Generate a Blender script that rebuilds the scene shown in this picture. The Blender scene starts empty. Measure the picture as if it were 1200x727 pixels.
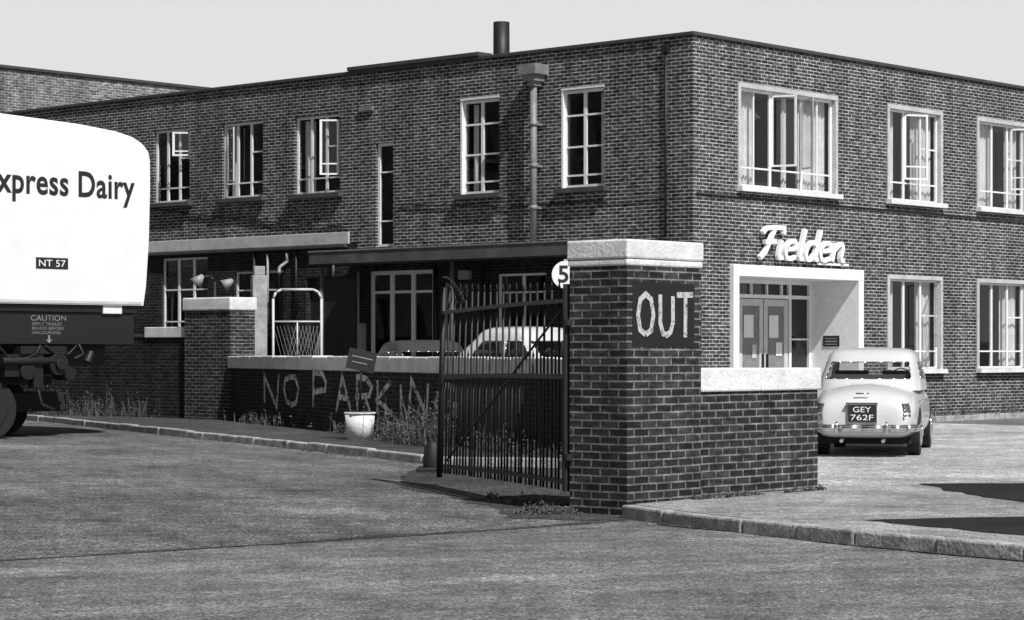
import bpy, bmesh, math, random
from mathutils import Vector, Matrix
random.seed(7)
R = math.radians
scene = bpy.context.scene
YAW = math.atan2(.740, .673)          # street grid of the building

# ------------------------------------------------------------------ materials
def newmat(name):
    m = bpy.data.materials.new(name); m.use_nodes = True
    nt = m.node_tree; b = nt.nodes["Principled BSDF"]
    return m, nt, b
def N(nt, t, **kw):
    n = nt.nodes.new(t)
    for k, v in kw.items():
        if k in n.inputs: n.inputs[k].default_value = v
        else: setattr(n, k, v)
    return n
def g(v, a=1): return (v, v, v, a)
def MR(nt, src, a, c, l, h):
    x = N(nt, 'ShaderNodeMapRange')
    for k, v in (('From Min', a), ('From Max', c), ('To Min', l), ('To Max', h)): x.inputs[k].default_value = v
    nt.links.new(src, x.inputs['Value']); return x.outputs['Result']
def MUL(nt, a, b):
    m = N(nt, 'ShaderNodeMath', operation='MULTIPLY'); nt.links.new(a, m.inputs[0])
    if isinstance(b, (int, float)): m.inputs[1].default_value = b
    else: nt.links.new(b, m.inputs[1])
    return m.outputs[0]

def plain(name, v, rough=.6, metal=0., var=.15, scale=3., bump=.0, bscale=40., grain=.12):
    m, nt, b = newmat(name)
    tc = N(nt, 'ShaderNodeTexCoord')
    n1 = N(nt, 'ShaderNodeTexNoise', Scale=scale, Detail=8., Roughness=.65)
    nt.links.new(tc.outputs['Object'], n1.inputs['Vector'])
    r = MR(nt, n1.outputs['Fac'], .3, .7, v*(1-var), v*(1+var))
    n3 = N(nt, 'ShaderNodeTexNoise', Scale=45., Detail=3., Roughness=.7)
    nt.links.new(tc.outputs['Object'], n3.inputs['Vector'])
    r = MUL(nt, r, MR(nt, n3.outputs['Fac'], .35, .65, 1-grain, 1+grain))
    nt.links.new(r, b.inputs['Base Color'])
    b.inputs['Roughness'].default_value = rough; b.inputs['Metallic'].default_value = metal
    if bump:
        n2 = N(nt, 'ShaderNodeTexNoise', Scale=bscale, Detail=5.)
        nt.links.new(tc.outputs['Object'], n2.inputs['Vector'])
        bp = N(nt, 'ShaderNodeBump', Strength=bump, Distance=.02)
        nt.links.new(n2.outputs['Fac'], bp.inputs['Height'])
        nt.links.new(bp.outputs['Normal'], b.inputs['Normal'])
    return m

def brick(name, c1, c2, mortar, ms=.009, stain=.35, lo=.4, hi=1.75):
    m, nt, b = newmat(name)
    uv = N(nt, 'ShaderNodeUVMap')
    nw = N(nt, 'ShaderNodeTexNoise', Scale=1.3, Detail=3.); nt.links.new(uv.outputs['UV'], nw.inputs['Vector'])
    wv = N(nt, 'ShaderNodeVectorMath', operation='MULTIPLY_ADD'); wv.inputs[1].default_value = (.02,.014,0)
    nt.links.new(nw.outputs['Color'], wv.inputs[0]); nt.links.new(uv.outputs['UV'], wv.inputs[2])
    bt = N(nt, 'ShaderNodeTexBrick')
    bt.inputs['Color1'].default_value = g(c1); bt.inputs['Color2'].default_value = g(c2)
    bt.inputs['Mortar'].default_value = g(mortar)
    bt.inputs['Scale'].default_value = 1; bt.inputs['Mortar Size'].default_value = ms
    bt.inputs['Mortar Smooth'].default_value = .2; bt.inputs['Bias'].default_value = -.1
    bt.inputs['Brick Width'].default_value = .225; bt.inputs['Row Height'].default_value = .075
    nt.links.new(wv.outputs[0], bt.inputs['Vector'])
    def noise(sc, det, ro, vec=None):
        n = N(nt, 'ShaderNodeTexNoise', Scale=sc, Detail=det, Roughness=ro)
        nt.links.new(vec or uv.outputs['UV'], n.inputs['Vector']); return n.outputs['Fac']
    mp = N(nt, 'ShaderNodeMapping'); mp.inputs['Scale'].default_value = (1/.225, 1/.075, 1)
    nt.links.new(uv.outputs['UV'], mp.inputs['Vector'])
    wn = noise(1.0, 2, .6, mp.outputs['Vector'])
    mp2 = N(nt, 'ShaderNodeMapping'); mp2.inputs['Scale'].default_value = (2.2, .18, 1)
    nt.links.new(uv.outputs['UV'], mp2.inputs['Vector'])
    stk = noise(1.0, 6, .7, mp2.outputs['Vector'])
    n2 = noise(26., 4, .8)
    f = MUL(nt, MR(nt, noise(.5, 7, .7), .3, .7, 1-stain, 1+stain), MR(nt, wn, .3, .7, lo, hi))
    f = MUL(nt, f, MR(nt, n2, .3, .7, .55, 1.45)); f = MUL(nt, f, MR(nt, stk, .3, .7, .62, 1.3))
    mx = N(nt, 'ShaderNodeVectorMath', operation='SCALE')
    nt.links.new(bt.outputs['Color'], mx.inputs[0]); nt.links.new(f, mx.inputs['Scale'])
    nt.links.new(mx.outputs[0], b.inputs['Base Color'])
    b.inputs['Roughness'].default_value = .85; b.inputs['Specular IOR Level'].default_value = .25
    inv = N(nt, 'ShaderNodeMath', operation='SUBTRACT'); inv.inputs[0].default_value = 1
    nt.links.new(bt.outputs['Fac'], inv.inputs[1])
    ad = N(nt, 'ShaderNodeMath', operation='MULTIPLY_ADD'); ad.inputs[1].default_value = .5
    nt.links.new(n2, ad.inputs[0]); nt.links.new(inv.outputs[0], ad.inputs[2])
    bp = N(nt, 'ShaderNodeBump', Strength=.7, Distance=.012)
    nt.links.new(ad.outputs[0], bp.inputs['Height']); nt.links.new(bp.outputs['Normal'], b.inputs['Normal'])
    return m

def asphalt(name, lo, hi, spk, scale=1., stainlo=.75, contrast=.12, mid=.35, streak=None, chips=0.):
    m, nt, b = newmat(name)
    tc = N(nt, 'ShaderNodeTexCoord')
    def noise(sc, det=6., ro=.6, vec=None):
        n = N(nt, 'ShaderNodeTexNoise', Scale=sc, Detail=det, Roughness=ro)
        nt.links.new(vec or tc.outputs['Object'], n.inputs['Vector']); return n.outputs['Fac']
    f = MR(nt, noise(12*scale, 8, .9), .5-contrast, .5+contrast, lo, hi)
    f = MUL(nt, f, MR(nt, noise(40*scale, 3, .8), .43, .62, 1-spk, 1+spk*1.5))
    f = MUL(nt, f, MR(nt, noise(4.5, 9, .85), .38, .62, 1-mid, 1+mid))
    f = MUL(nt, f, MR(nt, noise(.30, 6, .65), .35, .65, stainlo, 1.2))
    f = MUL(nt, f, MR(nt, noise(1.1, 6, .75), .38, .62, .75, 1.25))
    if streak is not None:
        mp = N(nt, 'ShaderNodeMapping'); mp.inputs['Rotation'].default_value = (0,0,-streak)
        nt.links.new(tc.outputs['Object'], mp.inputs['Vector'])
        mp2 = N(nt, 'ShaderNodeMapping'); mp2.inputs['Scale'].default_value = (.06, 1.5, 1); nt.links.new(mp.outputs[0], mp2.inputs['Vector'])
        f = MUL(nt, f, MR(nt, noise(1., 5, .6, mp2.outputs[0]), .35, .65, .76, 1.28))
    if chips:       # pale exposed chippings, a few cm across
        vo = N(nt, 'ShaderNodeTexVoronoi', Scale=16.); nt.links.new(tc.outputs['Object'], vo.inputs['Vector'])
        sx = N(nt, 'ShaderNodeSeparateXYZ'); nt.links.new(vo.outputs['Color'], sx.inputs[0])
        c = MUL(nt, MR(nt, sx.outputs[0], .72, .80, 0, 1), MR(nt, vo.outputs['Distance'], .20, .42, 1, 0))
        c = MUL(nt, c, MR(nt, noise(2.2, 4, .7), .42, .60, 0, chips))
        ad = N(nt, 'ShaderNodeMath', operation='ADD'); nt.links.new(f, ad.inputs[0]); nt.links.new(c, ad.inputs[1]); f = ad.outputs[0]
    nt.links.new(f, b.inputs['Base Color']); b.inputs['Roughness'].default_value = .9; b.inputs['Specular IOR Level'].default_value = .3
    bp = N(nt, 'ShaderNodeBump', Strength=1., Distance=.02)
    nt.links.new(noise(32*scale, 4, .8), bp.inputs['Height']); nt.links.new(bp.outputs['Normal'], b.inputs['Normal'])
    return m

def worn(name, v, thr=.45, scale=9.):
    m, nt, b = newmat(name)
    b.inputs['Base Color'].default_value = g(v); b.inputs['Roughness'].default_value = .8
    tc = N(nt, 'ShaderNodeTexCoord'); n = N(nt, 'ShaderNodeTexNoise', Scale=scale, Detail=8., Roughness=.8)
    nt.links.new(tc.outputs['Object'], n.inputs['Vector'])
    nt.links.new(MR(nt, n.outputs['Fac'], thr-.06, thr+.06, 0, 1), b.inputs['Alpha'])
    return m

def glass(name):
    m, nt, b = newmat(name)
    out = nt.nodes['Material Output']
    tr = N(nt, 'ShaderNodeBsdfTransparent'); tr.inputs['Color'].default_value = g(.86)
    gl = N(nt, 'ShaderNodeBsdfGlossy'); gl.inputs['Roughness'].default_value = .02
    lw = N(nt, 'ShaderNodeLayerWeight'); lw.inputs['Blend'].default_value = .5
    pw = N(nt, 'ShaderNodeMath', operation='POWER'); pw.inputs[1].default_value = 4
    nt.links.new(lw.outputs['Facing'], pw.inputs[0])
    ad = N(nt, 'ShaderNodeMath', operation='MULTIPLY_ADD'); ad.inputs[1].default_value = .8; ad.inputs[2].default_value = .05
    nt.links.new(pw.outputs[0], ad.inputs[0])
    mx = N(nt, 'ShaderNodeMixShader')
    nt.links.new(ad.outputs[0], mx.inputs[0]); nt.links.new(tr.outputs[0], mx.inputs[1]); nt.links.new(gl.outputs[0], mx.inputs[2])
    nt.links.new(mx.outputs[0], out.inputs['Surface'])
    return m

M = {}
M['brick']   = brick('house_brick', .024, .070, .36, .010)
M['brick2']  = brick('wing_brick', .10, .16, .34, .009)
M['brickP']  = brick('pier_brick', .016, .044, .17, .009, .35)
M['brickB']  = brick('black_and_shaded_brick', .008, .022, .055, .008, .4)  # black yard and roadside walls; also carries the shade under the canopy
M['conc']    = plain('pale_concrete', .70, .85, var=.2, scale=3, bump=.4, bscale=30, grain=.14)
M['concD']   = plain('weathered_concrete', .33, .9, var=.4, scale=3, bump=.5, bscale=30, grain=.2)
M['sur']     = plain('window_surround', .48, .8, var=.2, scale=3)
M['sillD']   = plain('shaded_sill', .06, .8, var=.3)  # side-facade sills, shadow tone put into the colour
M['white']   = plain('white_paint', .80, .5, var=.08, scale=6)
M['offw']    = plain('cream_paint', .55, .5, var=.12, scale=4)
M['grey']    = plain('grey_paint', .28, .5, var=.15, scale=6)
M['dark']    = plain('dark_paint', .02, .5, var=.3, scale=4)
M['black']   = plain('black_iron', .010, .55, var=.3, scale=10)
M['coping']  = plain('roof_coping', .05, .8, var=.3, scale=3)
M['canopyE'] = plain('canopy_edge', .08, .7, var=.4, scale=2)
M['felt']    = plain('roof_felt', .06, .9)
M['pipe']    = plain('cast_iron_pipe', .20, .5, var=.3, scale=5)
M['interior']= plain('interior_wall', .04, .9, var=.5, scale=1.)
M['curtain'] = plain('curtain_cloth', .78, .9, var=.15, scale=3)
M['glass']   = glass('window_glass')
M['carW']    = plain('car_enamel', .60, .2, var=.02, grain=0); M['carW'].node_tree.nodes["Principled BSDF"].inputs['Coat Weight'].default_value = .6
M['carD']    = plain('dark_car_enamel', .05, .25, var=.05, grain=0)
M['tank']    = plain('white_trailer_panel', .80, .38, var=.05, scale=1.2, grain=.02)
M['chrome']  = plain('chrome', .7, .18, metal=1., var=.03, grain=0)
M['tyre']    = plain('tyre_rubber', .012, .8, var=.3, scale=20)
M['cglass']  = plain('car_glass', .02, .04, var=.2, grain=0)
M['cabin']   = plain('car_trim', .07, .8)
M['lamp']    = plain('lamp_lens', .10, .15, grain=0)
M['letter']  = plain('letter_white', .85, .4, var=.03, grain=.03)
M['ink']     = plain('letter_black', .015, .5)
M['wornW']   = worn('worn_white_paint', .62, .46, 6.)
M['wornW2']  = worn('worn_out_letters', .50, .43, 14.)
M['wornB']   = worn('black_painted_panel', .007, .34, 8.)
M['road']    = asphalt('side_road_chippings', .020, .28, .9, 1., .60, .12, .5, R(115), .30)
M['mroad']   = asphalt('main_road_asphalt', .07, .30, .6, 1.1, .78, .13, .30, R(23), .12)
M['ground']  = asphalt('yard_ground', .10, .24, .5, 1.)
M['fore']    = asphalt('forecourt_gravel', .28, .58, .45, .8)
M['pave']    = asphalt('pavement_concrete', .20, .46, .5, 1.2, .8, .12, .3, None, .15)
M['patch']   = asphalt('pavement_dark_patch', .010, .034, .4, 2.)  # near-black surface for the dark areas of the pavement
M['dirt']    = asphalt('gateway_dirt', .015, .10, .8, 1., chips=.2)
M['kerb']    = plain('kerb_stone', .32, .9, var=.6, scale=4, bump=.6, bscale=25, grain=.35)
M['soil']    = asphalt('verge_soil', .02, .12, .8, 2.)
M['leaf']    = plain('weed_leaf', .05, .8, var=.6, scale=8)
M['straw']   = plain('dry_grass', .11, .9, var=.4, scale=8)

# ------------------------------------------------------------------ mesh tools
class MB:
    def __init__(s): s.v = []; s.f = []; s.m = []; s.sm = []
    def quad(s, pts, mi=0, smooth=False):
        i = len(s.v); s.v += [tuple(p) for p in pts]; s.f.append(tuple(range(i, i+len(pts)))); s.m.append(mi); s.sm.append(smooth)
    def box(s, x0, x1, y0, y1, z0, z1, mi=0):
        if x1 < x0: x0, x1 = x1, x0
        if y1 < y0: y0, y1 = y1, y0
        i = len(s.v)
        s.v += [(x0,y0,z0),(x1,y0,z0),(x1,y1,z0),(x0,y1,z0),(x0,y0,z1),(x1,y0,z1),(x1,y1,z1),(x0,y1,z1)]
        for f in ((0,3,2,1),(4,5,6,7),(0,1,5,4),(1,2,6,5),(2,3,7,6),(3,0,4,7)):
            s.f.append(tuple(i+k for k in f)); s.m.append(mi); s.sm.append(False)
    def obox(s, c, u, w, hu, hw, z0, z1, mi=0):
        i = len(s.v)
        for z in (z0, z1):
            for a, b in ((-1,-1),(1,-1),(1,1),(-1,1)):
                s.v.append((c[0]+u[0]*a*hu+w[0]*b*hw, c[1]+u[1]*a*hu+w[1]*b*hw, z))
        for f in ((0,3,2,1),(4,5,6,7),(0,1,5,4),(1,2,6,5),(2,3,7,6),(3,0,4,7)):
            s.f.append(tuple(i+k for k in f)); s.m.append(mi); s.sm.append(False)
    def cyl(s, p0, p1, r0, r1=None, n=12, mi=0, caps=True):
        r1 = r0 if r1 is None else r1
        p0 = Vector(p0); p1 = Vector(p1); d = (p1-p0).normalized()
        a = d.orthogonal().normalized(); b = d.cross(a); i = len(s.v)
        for k in range(n):
            t = 2*math.pi*k/n; o = a*math.cos(t)+b*math.sin(t)
            s.v.append(tuple(p0+o*r0)); s.v.append(tuple(p1+o*r1))
        for k in range(n):
            k2 = (k+1) % n
            s.f.append((i+2*k, i+2*k2, i+2*k2+1, i+2*k+1)); s.m.append(mi); s.sm.append(True)
        if caps:
            s.f.append(tuple(i+2*k for k in reversed(range(n)))); s.m.append(mi); s.sm.append(False)
            s.f.append(tuple(i+2*k+1 for k in range(n))); s.m.append(mi); s.sm.append(False)
    def tube(s, pts, r, n=8, mi=0):
        for a, b in zip(pts[:-1], pts[1:]): s.cyl(a, b, r, r, n, mi)
    def build(s, name, mats, parent=None, bevel=0., loc=(0,0,0), yaw=0., subsurf=0):
        me = bpy.data.meshes.new(name); me.from_pydata(s.v, [], s.f)
        for mt in mats: me.materials.append(M[mt] if isinstance(mt, str) else mt)
        for p, mi, sm in zip(me.polygons, s.m, s.sm): p.material_index = mi; p.use_smooth = sm
        uvl = me.uv_layers.new(name='UVMap')
        me.update()
        for p in me.polygons:
            n = p.normal; ax = max(range(3), key=lambda k: abs(n[k]))
            for li in p.loop_indices:
                c = me.vertices[me.loops[li].vertex_index].co
                uvl.data[li].uv = (c.y+.11, c.z) if ax == 0 else ((c.x, c.z) if ax == 1 else (c.x, c.y))
        ob = bpy.data.objects.new(name, me); scene.collection.objects.link(ob)
        ob.location = loc; ob.rotation_euler = (0, 0, yaw)
        if parent: ob.parent = parent
        if bevel:
            b = ob.modifiers.new('bevel', 'BEVEL'); b.width = bevel; b.segments = 2; b.limit_method = 'ANGLE'
        return ob

def empty(name, loc=(0,0,0), yaw=0.):
    e = bpy.data.objects.new(name, None); e.location = loc; e.rotation_euler = (0,0,yaw)
    e.empty_display_size = .3; scene.collection.objects.link(e); return e

def text(name, body, x0, x1, z0, z1, y, mat, parent, extrude=.0, shear=0., offset=0., space=1.):
    cu = bpy.data.curves.new(name, 'FONT'); cu.body = body; cu.size = 1; cu.extrude = extrude; cu.shear = shear; cu.offset = offset
    cu.resolution_u = 4; cu.space_character = space
    o = bpy.data.objects.new(name+'_c', cu); scene.collection.objects.link(o)
    bpy.context.view_layer.update()
    dg = bpy.context.evaluated_depsgraph_get()
    me = bpy.data.meshes.new_from_object(o.evaluated_get(dg))
    bpy.data.objects.remove(o)
    xs = [v.co.x for v in me.vertices]; ys = [v.co.y for v in me.vertices]
    ax, bx, ay, by = min(xs), max(xs), min(ys), max(ys)
    for v in me.vertices:
        X = x0+(v.co.x-ax)/(bx-ax)*(x1-x0); Z = z0+(v.co.y-ay)/(by-ay)*(z1-z0)
        v.co = (X, y-v.co.z, Z)
    me.materials.clear(); me.materials.append(M[mat])
    ob = bpy.data.objects.new(name, me); scene.collection.objects.link(ob); ob.parent = parent
    return ob

def arc(cx, cy, rx, ry, a0, a1, n=8):
    return [(cx+rx*math.cos(R(a0+(a1-a0)*i/n)), cy+ry*math.sin(R(a0+(a1-a0)*i/n))) for i in range(n+1)]
GL = {'N': [[(0,0),(.05,1),(.95,0),(1,1)]], 'O': [[(.5,0),(.15,.12),(0,.5),(.15,.88),(.5,1),(.85,.88),(1,.5),(.85,.12),(.5,0)]],
 'P': [[(0,0),(0,1),(.7,1),(1,.8),(.9,.5),(0,.42)]], 'A': [[(0,0),(.5,1),(1,0)],[(.2,.35),(.8,.35)]],
 'R': [[(0,0),(0,1),(.7,1),(1,.78),(.8,.52),(0,.45)],[(.5,.45),(1,0)]], 'K': [[(0,0),(0,1)],[(1,1),(.05,.42),(1,0)]],
 'I': [[(.5,0),(.5,1)]], 'G': [[(1,.85),(.6,1),(.2,.85),(0,.5),(.2,.1),(.6,0),(1,.2),(1,.5),(.6,.5)]],
 'U': [[(0,1),(0,.3),(.2,.05),(.5,0),(.8,.05),(1,.3),(1,1)]], 'T': [[(0,1),(1,1)],[(.5,1),(.5,0)]]}
def ribbon(pts, w):
    L = []; Rr = []
    for i, p in enumerate(pts):
        a = pts[max(i-1,0)]; b = pts[min(i+1,len(pts)-1)]
        t = (b-a)
        if t.length < 1e-6: t = Vector((1,0))
        if i == 0 or i == len(pts)-1: sc = 1
        else:
            d1 = (p-a).normalized(); d2 = (b-p).normalized(); t = d1+d2
            if t.length < .2: t = d1
            sc = 1/max(.45, abs(t.normalized().dot(d1)))
        t.normalize(); n = Vector((-t.y, t.x))*w*.5*sc
        L.append(p+n); Rr.append(p-n)
    return L, Rr
def strokes(mb, ch, x0, x1, z0, z1, y, w, jit=.0, mi=0):
    for k, pl in enumerate(GL[ch]):
        pts = [Vector((x0+(x1-x0)*(px+random.uniform(-jit,jit)), z0+(z1-z0)*(pz+random.uniform(-jit,jit)))) for px, pz in pl]
        L, Rr = ribbon(pts, w)
        for i in range(len(pts)-1):
            yy = y-.0006*(i+k*7)
            mb.quad([(Rr[i].x,yy,Rr[i].y),(Rr[i+1].x,yy,Rr[i+1].y),(L[i+1].x,yy,L[i+1].y),(L[i].x,yy,L[i].y)], mi)

# ------------------------------------------------------------------ sheets of ground
def sheet(name, pts, z, mat, thick=0.):
    mb = MB(); n = len(pts)
    mb.quad([(x,y,z) for x,y in pts])
    if thick:
        for i in range(n):
            a = pts[i]; b = pts[(i+1)%n]
            mb.quad([(a[0],a[1],z-thick),(b[0],b[1],z-thick),(b[0],b[1],z),(a[0],a[1],z)])
    return mb.build(name, [mat])

sheet('ground', [(-600,-300),(600,-300),(600,900),(-600,900)], -.012, 'ground')
edge = [(-60,6.5),(-12,13.6),(-3.78,17.0),(-2.04,18.35),(0,20.0),(.9,20.9),(1.9,19.7),(2.9,17.9),(4.2,16.4),(7.5,12.5),(40,-10)]
def rough(pts, step=.25, amp=.03):
    out = []
    for a, b in zip(pts[:-1], pts[1:]):
        a = Vector(a); b = Vector(b); n = max(1, int((b-a).length/step)); u = (b-a).normalized(); w = Vector((-u.y,u.x))
        for k in range(n): out.append(tuple(a.lerp(b,k/n)+w*random.uniform(-amp,amp)))
    return out+[tuple(pts[-1])]
sheet('side_road', [(-60,5),(-12,13),(0,15),(4.3,16),(4.3,30),(-2,60),(-60,60)], 0., 'road')
e2 = [edge[0]]+rough(edge[1:6], .2, .06)+edge[6:]
sheet('main_road', e2+[(40,-40),(-60,-40)], .004, 'mroad')
mb = MB(); ge = rough(edge[1:6], .3, .02); w0 = .15
for p, q in zip(ge[:-1], ge[1:]):
    w1 = max(.04, min(.45, w0+random.uniform(-.1,.1)))
    mb.quad([(p[0],p[1]-.04,.008),(q[0],q[1]-.04,.008),(q[0],q[1]+w1,.008),(p[0],p[1]+w0,.008)]); w0 = w1
mb.build('gutter_joint', ['dirt'])
sheet('gateway_ground', rough([(-1.3,31.2),(-1.35,26.6),(-.7,24.6),(-.15,22.6),(.0,21.3),(1.05,21.0),(1.5,21.9),(1.5,31.5),(-1.3,31.2)], .25, .07)[:-1], .004, 'dirt')
sheet('forecourt', [(1.4,22.4),(3.4,24.2),(9,20),(60,20),(60,110),(3.7,47),(1.4,30)], .008, 'fore')
sheet('terrace_pavement', [(-5.0,48.6),(1.45,31.9),(2.4,33.5),(2.6,45.4),(-11,58.4),(-12,54)], .2, 'ground', .22)

def kerb(mb, pts, w=.15, z0=-.02, z1=.125, stone=.9):
    for (ax,ay),(bx,by) in zip(pts[:-1], pts[1:]):
        a = Vector((ax,ay)); b = Vector((bx,by)); L = (b-a).length; n = max(1, round(L/stone)); u = (b-a)/L; wv = Vector((-u.y,u.x))
        for k in range(n):
            c = a+u*(L*(k+.5)/n)+wv*(w/2+random.uniform(-.012,.012))
            mb.obox(c, u, wv, L/n/2-.005, abs(w)/2, z0, z1+random.uniform(-.014,.006))
pk = [(1.02,21.45),(1.35,20.7),(1.95,19.65),(2.72,18.4),(3.78,17.05),(5.2,15.5),(9,11.6),(20,1)]
sheet('pavement', [(1.15,21.6)]+[(x+.12,y+.08) for x,y in pk[1:]]+[(30,5),(30,28),(14,27),(6,25.6),(3.25,24.35)], .12, 'pave', .14)
mb = MB(); kerb(mb, pk); mb.build('kerb', ['kerb'], bevel=.02)
sheet('dark_patch', rough([(2.95,19.5),(3.4,18.8),(4.0,17.8),(5,17),(9,17),(9,21),(4.6,20.0),(2.95,19.5)],.2,.05)[:-1], .1245, 'patch')  # ragged-edged dark area on the pavement
sheet('dark_patch', rough([(4.40,24.9),(4.45,23.6),(4.85,21.8),(9,21.6),(9,25.2),(4.40,24.9)],.25,.06)[:-1], .1245, 'patch')
mb = MB(); kp = rough(pk[1:6], .25, .01)
w0 = .1
for p, q in zip(kp[:-1], kp[1:]):
    w1 = max(.03, min(.3, w0+random.uniform(-.06,.06)))
    mb.quad([(p[0]-w0*.75,p[1]-w0*.65,.008),(q[0]-w1*.75,q[1]-w1*.65,.008),(q[0]+.02,q[1]+.02,.008),(p[0]+.02,p[1]+.02,.008)]); w0 = w1
mb.build('kerb_channel', ['dirt'])
vk = [(-14,57.5),(-9.6,49.4),(-7.75,45.4),(-4.3,38.3),(-1.75,33.0),(-1.25,31.9),(-1.0,31.3),(.6,30.6)]
sheet('verge', [(x+.1,y) for x,y in vk]+[(1.6,31.6),(-5.4,49.6),(-12,57)], .10, 'soil', .12)
mb = MB(); kerb(mb, list(reversed(vk[:])), w=-.15); mb.build('kerb', ['kerb'], bevel=.02)
def loc2w(x, y): return (3.688+.673*x-.74*y, 47+.74*x+.673*y)
sheet('planting_bed', [loc2w(6.5,-1.6),loc2w(40,-1.6),loc2w(40,-.01),loc2w(6.5,-.01)], .06, 'soil', .08)
mb = MB(); kerb(mb, [loc2w(40,-1.75),loc2w(6.4,-1.75)][::-1], w=.15, z1=.13); mb.build('kerb', ['kerb'], bevel=.01)
sheet('drive_road', [loc2w(5.5,-6.2),loc2w(45,-6.2),loc2w(45,-1.8),loc2w(5.5,-1.8)], .012, 'ground')
mb = MB(); kerb(mb, [loc2w(7.2,-7.5),loc2w(45,-7.5)], w=.15, z1=.12); mb.build('kerb', ['kerb'], bevel=.01)
sheet('grass_strip', [loc2w(7.2,-7.3),loc2w(45,-7.3),loc2w(45,-6.3),loc2w(7.2,-6.3)], .10, 'soil', .1)

# ------------------------------------------------------------------ office building
C = (3.688, 47, 0)
B = empty('brick_office_building', C, YAW)
H = 8.0
PR = lambda a, z, d: (a, d, z)
PL = lambda a, z, d: (d, a, z)
def pbox(mb, P, a0, a1, z0, z1, d0, d1, mi=0):
    p = P(a0, z0, d0); q = P(a1, z1, d1)
    mb.box(min(p[0],q[0]), max(p[0],q[0]), min(p[1],q[1]), max(p[1],q[1]), min(p[2],q[2]), max(p[2],q[2]), mi)
def facade(mb, P, a0, a1, z0, z1, ops, rev=.22, mi=0):
    As = sorted({a0, a1, *[o[0] for o in ops], *[o[1] for o in ops]})
    Zs = sorted({z0, z1, *[o[2] for o in ops], *[o[3] for o in ops]})
    for i in range(len(As)-1):
        for j in range(len(Zs)-1):
            ca = (As[i]+As[i+1])/2; cz = (Zs[j]+Zs[j+1])/2
            if any(o[0] < ca < o[1] and o[2] < cz < o[3] for o in ops): continue
            q = [P(As[i],Zs[j],0), P(As[i+1],Zs[j],0), P(As[i+1],Zs[j+1],0), P(As[i],Zs[j+1],0)]
            mb.quad(q if P is PR else q[::-1], mi)
    for o in ops:
        r = o[4] if len(o) > 4 else rev
        a, b, c, d = o[:4]
        mb.quad([P(a,c,0),P(a,d,0),P(a,d,r),P(a,c,r)],mi); mb.quad([P(b,c,0),P(b,d,0),P(b,d,r),P(b,c,r)],mi)
        mb.quad([P(a,d,0),P(b,d,0),P(b,d,r),P(a,d,r)],mi); mb.quad([P(a,c,0),P(b,c,0),P(b,c,r),P(a,c,r)],mi)

Rup = [(1.54,5.14),(7.18,9.46),(11.06,13.4),(15.1,17.4),(19.1,21.4),(23.1,25.4)]
Rlo = [(7.18,9.46),(11.06,13.4),(15.1,17.4),(19.1,21.4),(23.1,25.4)]
Lup = [(2.36,3.55,5.03,7.13),(5.36,6.53,5.03,7.13),(8.66,9.24,3.95,6.35),(10.44,12.01,5.28,7.13),(13.14,14.65,5.3,7.15),(15.89,17.30,5.3,7.15),(19.2,20.7,5.3,7.15)]
Llo = [(3.99,5.44,1.2,3.25),(7.40,9.47,.95,3.4),(6.0,7.1,.1,3.1),(9.9,11.6,.1,3.3),(12.4,14.2,1.2,3.5),(15.2,17.0,1.9,3.9),(18.5,20.5,1.9,3.9)]
mb = MB()
facade(mb, PR, 0, 42, 0, H, [(a,b,5.0,7.14) for a,b in Rup]+[(a,b,1.14,3.27) for a,b in Rlo]+[(1.33,6.0,0.1,3.28,1.3)])
facade(mb, PL, 0, 9.85, 3.60, H, Lup[:3]); facade(mb, PL, 9.85, 24.6, 4.1, H, Lup[3:])
facade(mb, PL, 0, 9.85, 0, 3.60, Llo[:3], mi=1); facade(mb, PL, 9.85, 24.6, 0, 4.1, Llo[3:], mi=1)  # ground floor in near-black brick: canopy shadow put into the wall colour
mb.quad([(42,0,0),(42,24,0),(42,24,H),(42,0,H)]); mb.quad([(0,24.6,0),(42,24.6,0),(42,24.6,H),(0,24.6,H)])
mb.quad([(.3,.3,7.4),(42,.3,7.4),(42,.3,H),(.3,.3,H)]); mb.quad([(.3,.3,7.4),(.3,24.6,7.4),(.3,24.6,H),(.3,.3,H)])
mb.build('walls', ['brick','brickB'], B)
mb = MB()
mb.box(-.06,42,-.06,.34,H,H+.075); mb.box(-.06,.34,.343,24.5,H,H+.075)
mb.box(-.10,.36,5.9,10.1,H+.078,H+.17)
mb.build('parapet_coping', ['coping'], B, bevel=.01)
mb = MB(); mb.box(.3,42,.3,24.6,7.38,7.5); mb.box(.25,41.9,1.4,24.5,3.7,3.9); mb.box(6.2,41.9,.25,1.4,3.7,3.9)
mb.build('roof_slab', ['felt'], B)
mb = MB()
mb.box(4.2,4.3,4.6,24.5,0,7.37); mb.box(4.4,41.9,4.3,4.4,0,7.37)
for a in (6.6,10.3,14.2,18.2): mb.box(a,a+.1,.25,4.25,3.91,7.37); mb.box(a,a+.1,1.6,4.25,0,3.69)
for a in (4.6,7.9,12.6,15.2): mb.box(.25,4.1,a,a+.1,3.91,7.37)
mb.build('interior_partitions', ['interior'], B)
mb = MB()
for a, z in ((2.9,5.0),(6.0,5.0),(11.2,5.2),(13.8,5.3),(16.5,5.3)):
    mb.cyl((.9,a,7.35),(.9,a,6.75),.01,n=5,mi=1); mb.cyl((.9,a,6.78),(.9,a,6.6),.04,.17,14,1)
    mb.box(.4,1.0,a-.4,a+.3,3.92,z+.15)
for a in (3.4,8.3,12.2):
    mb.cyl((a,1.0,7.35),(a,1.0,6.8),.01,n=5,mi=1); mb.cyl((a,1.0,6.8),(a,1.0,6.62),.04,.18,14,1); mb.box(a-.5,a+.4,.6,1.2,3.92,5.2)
mb.build('office_contents', ['dark','offw'], B)

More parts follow.
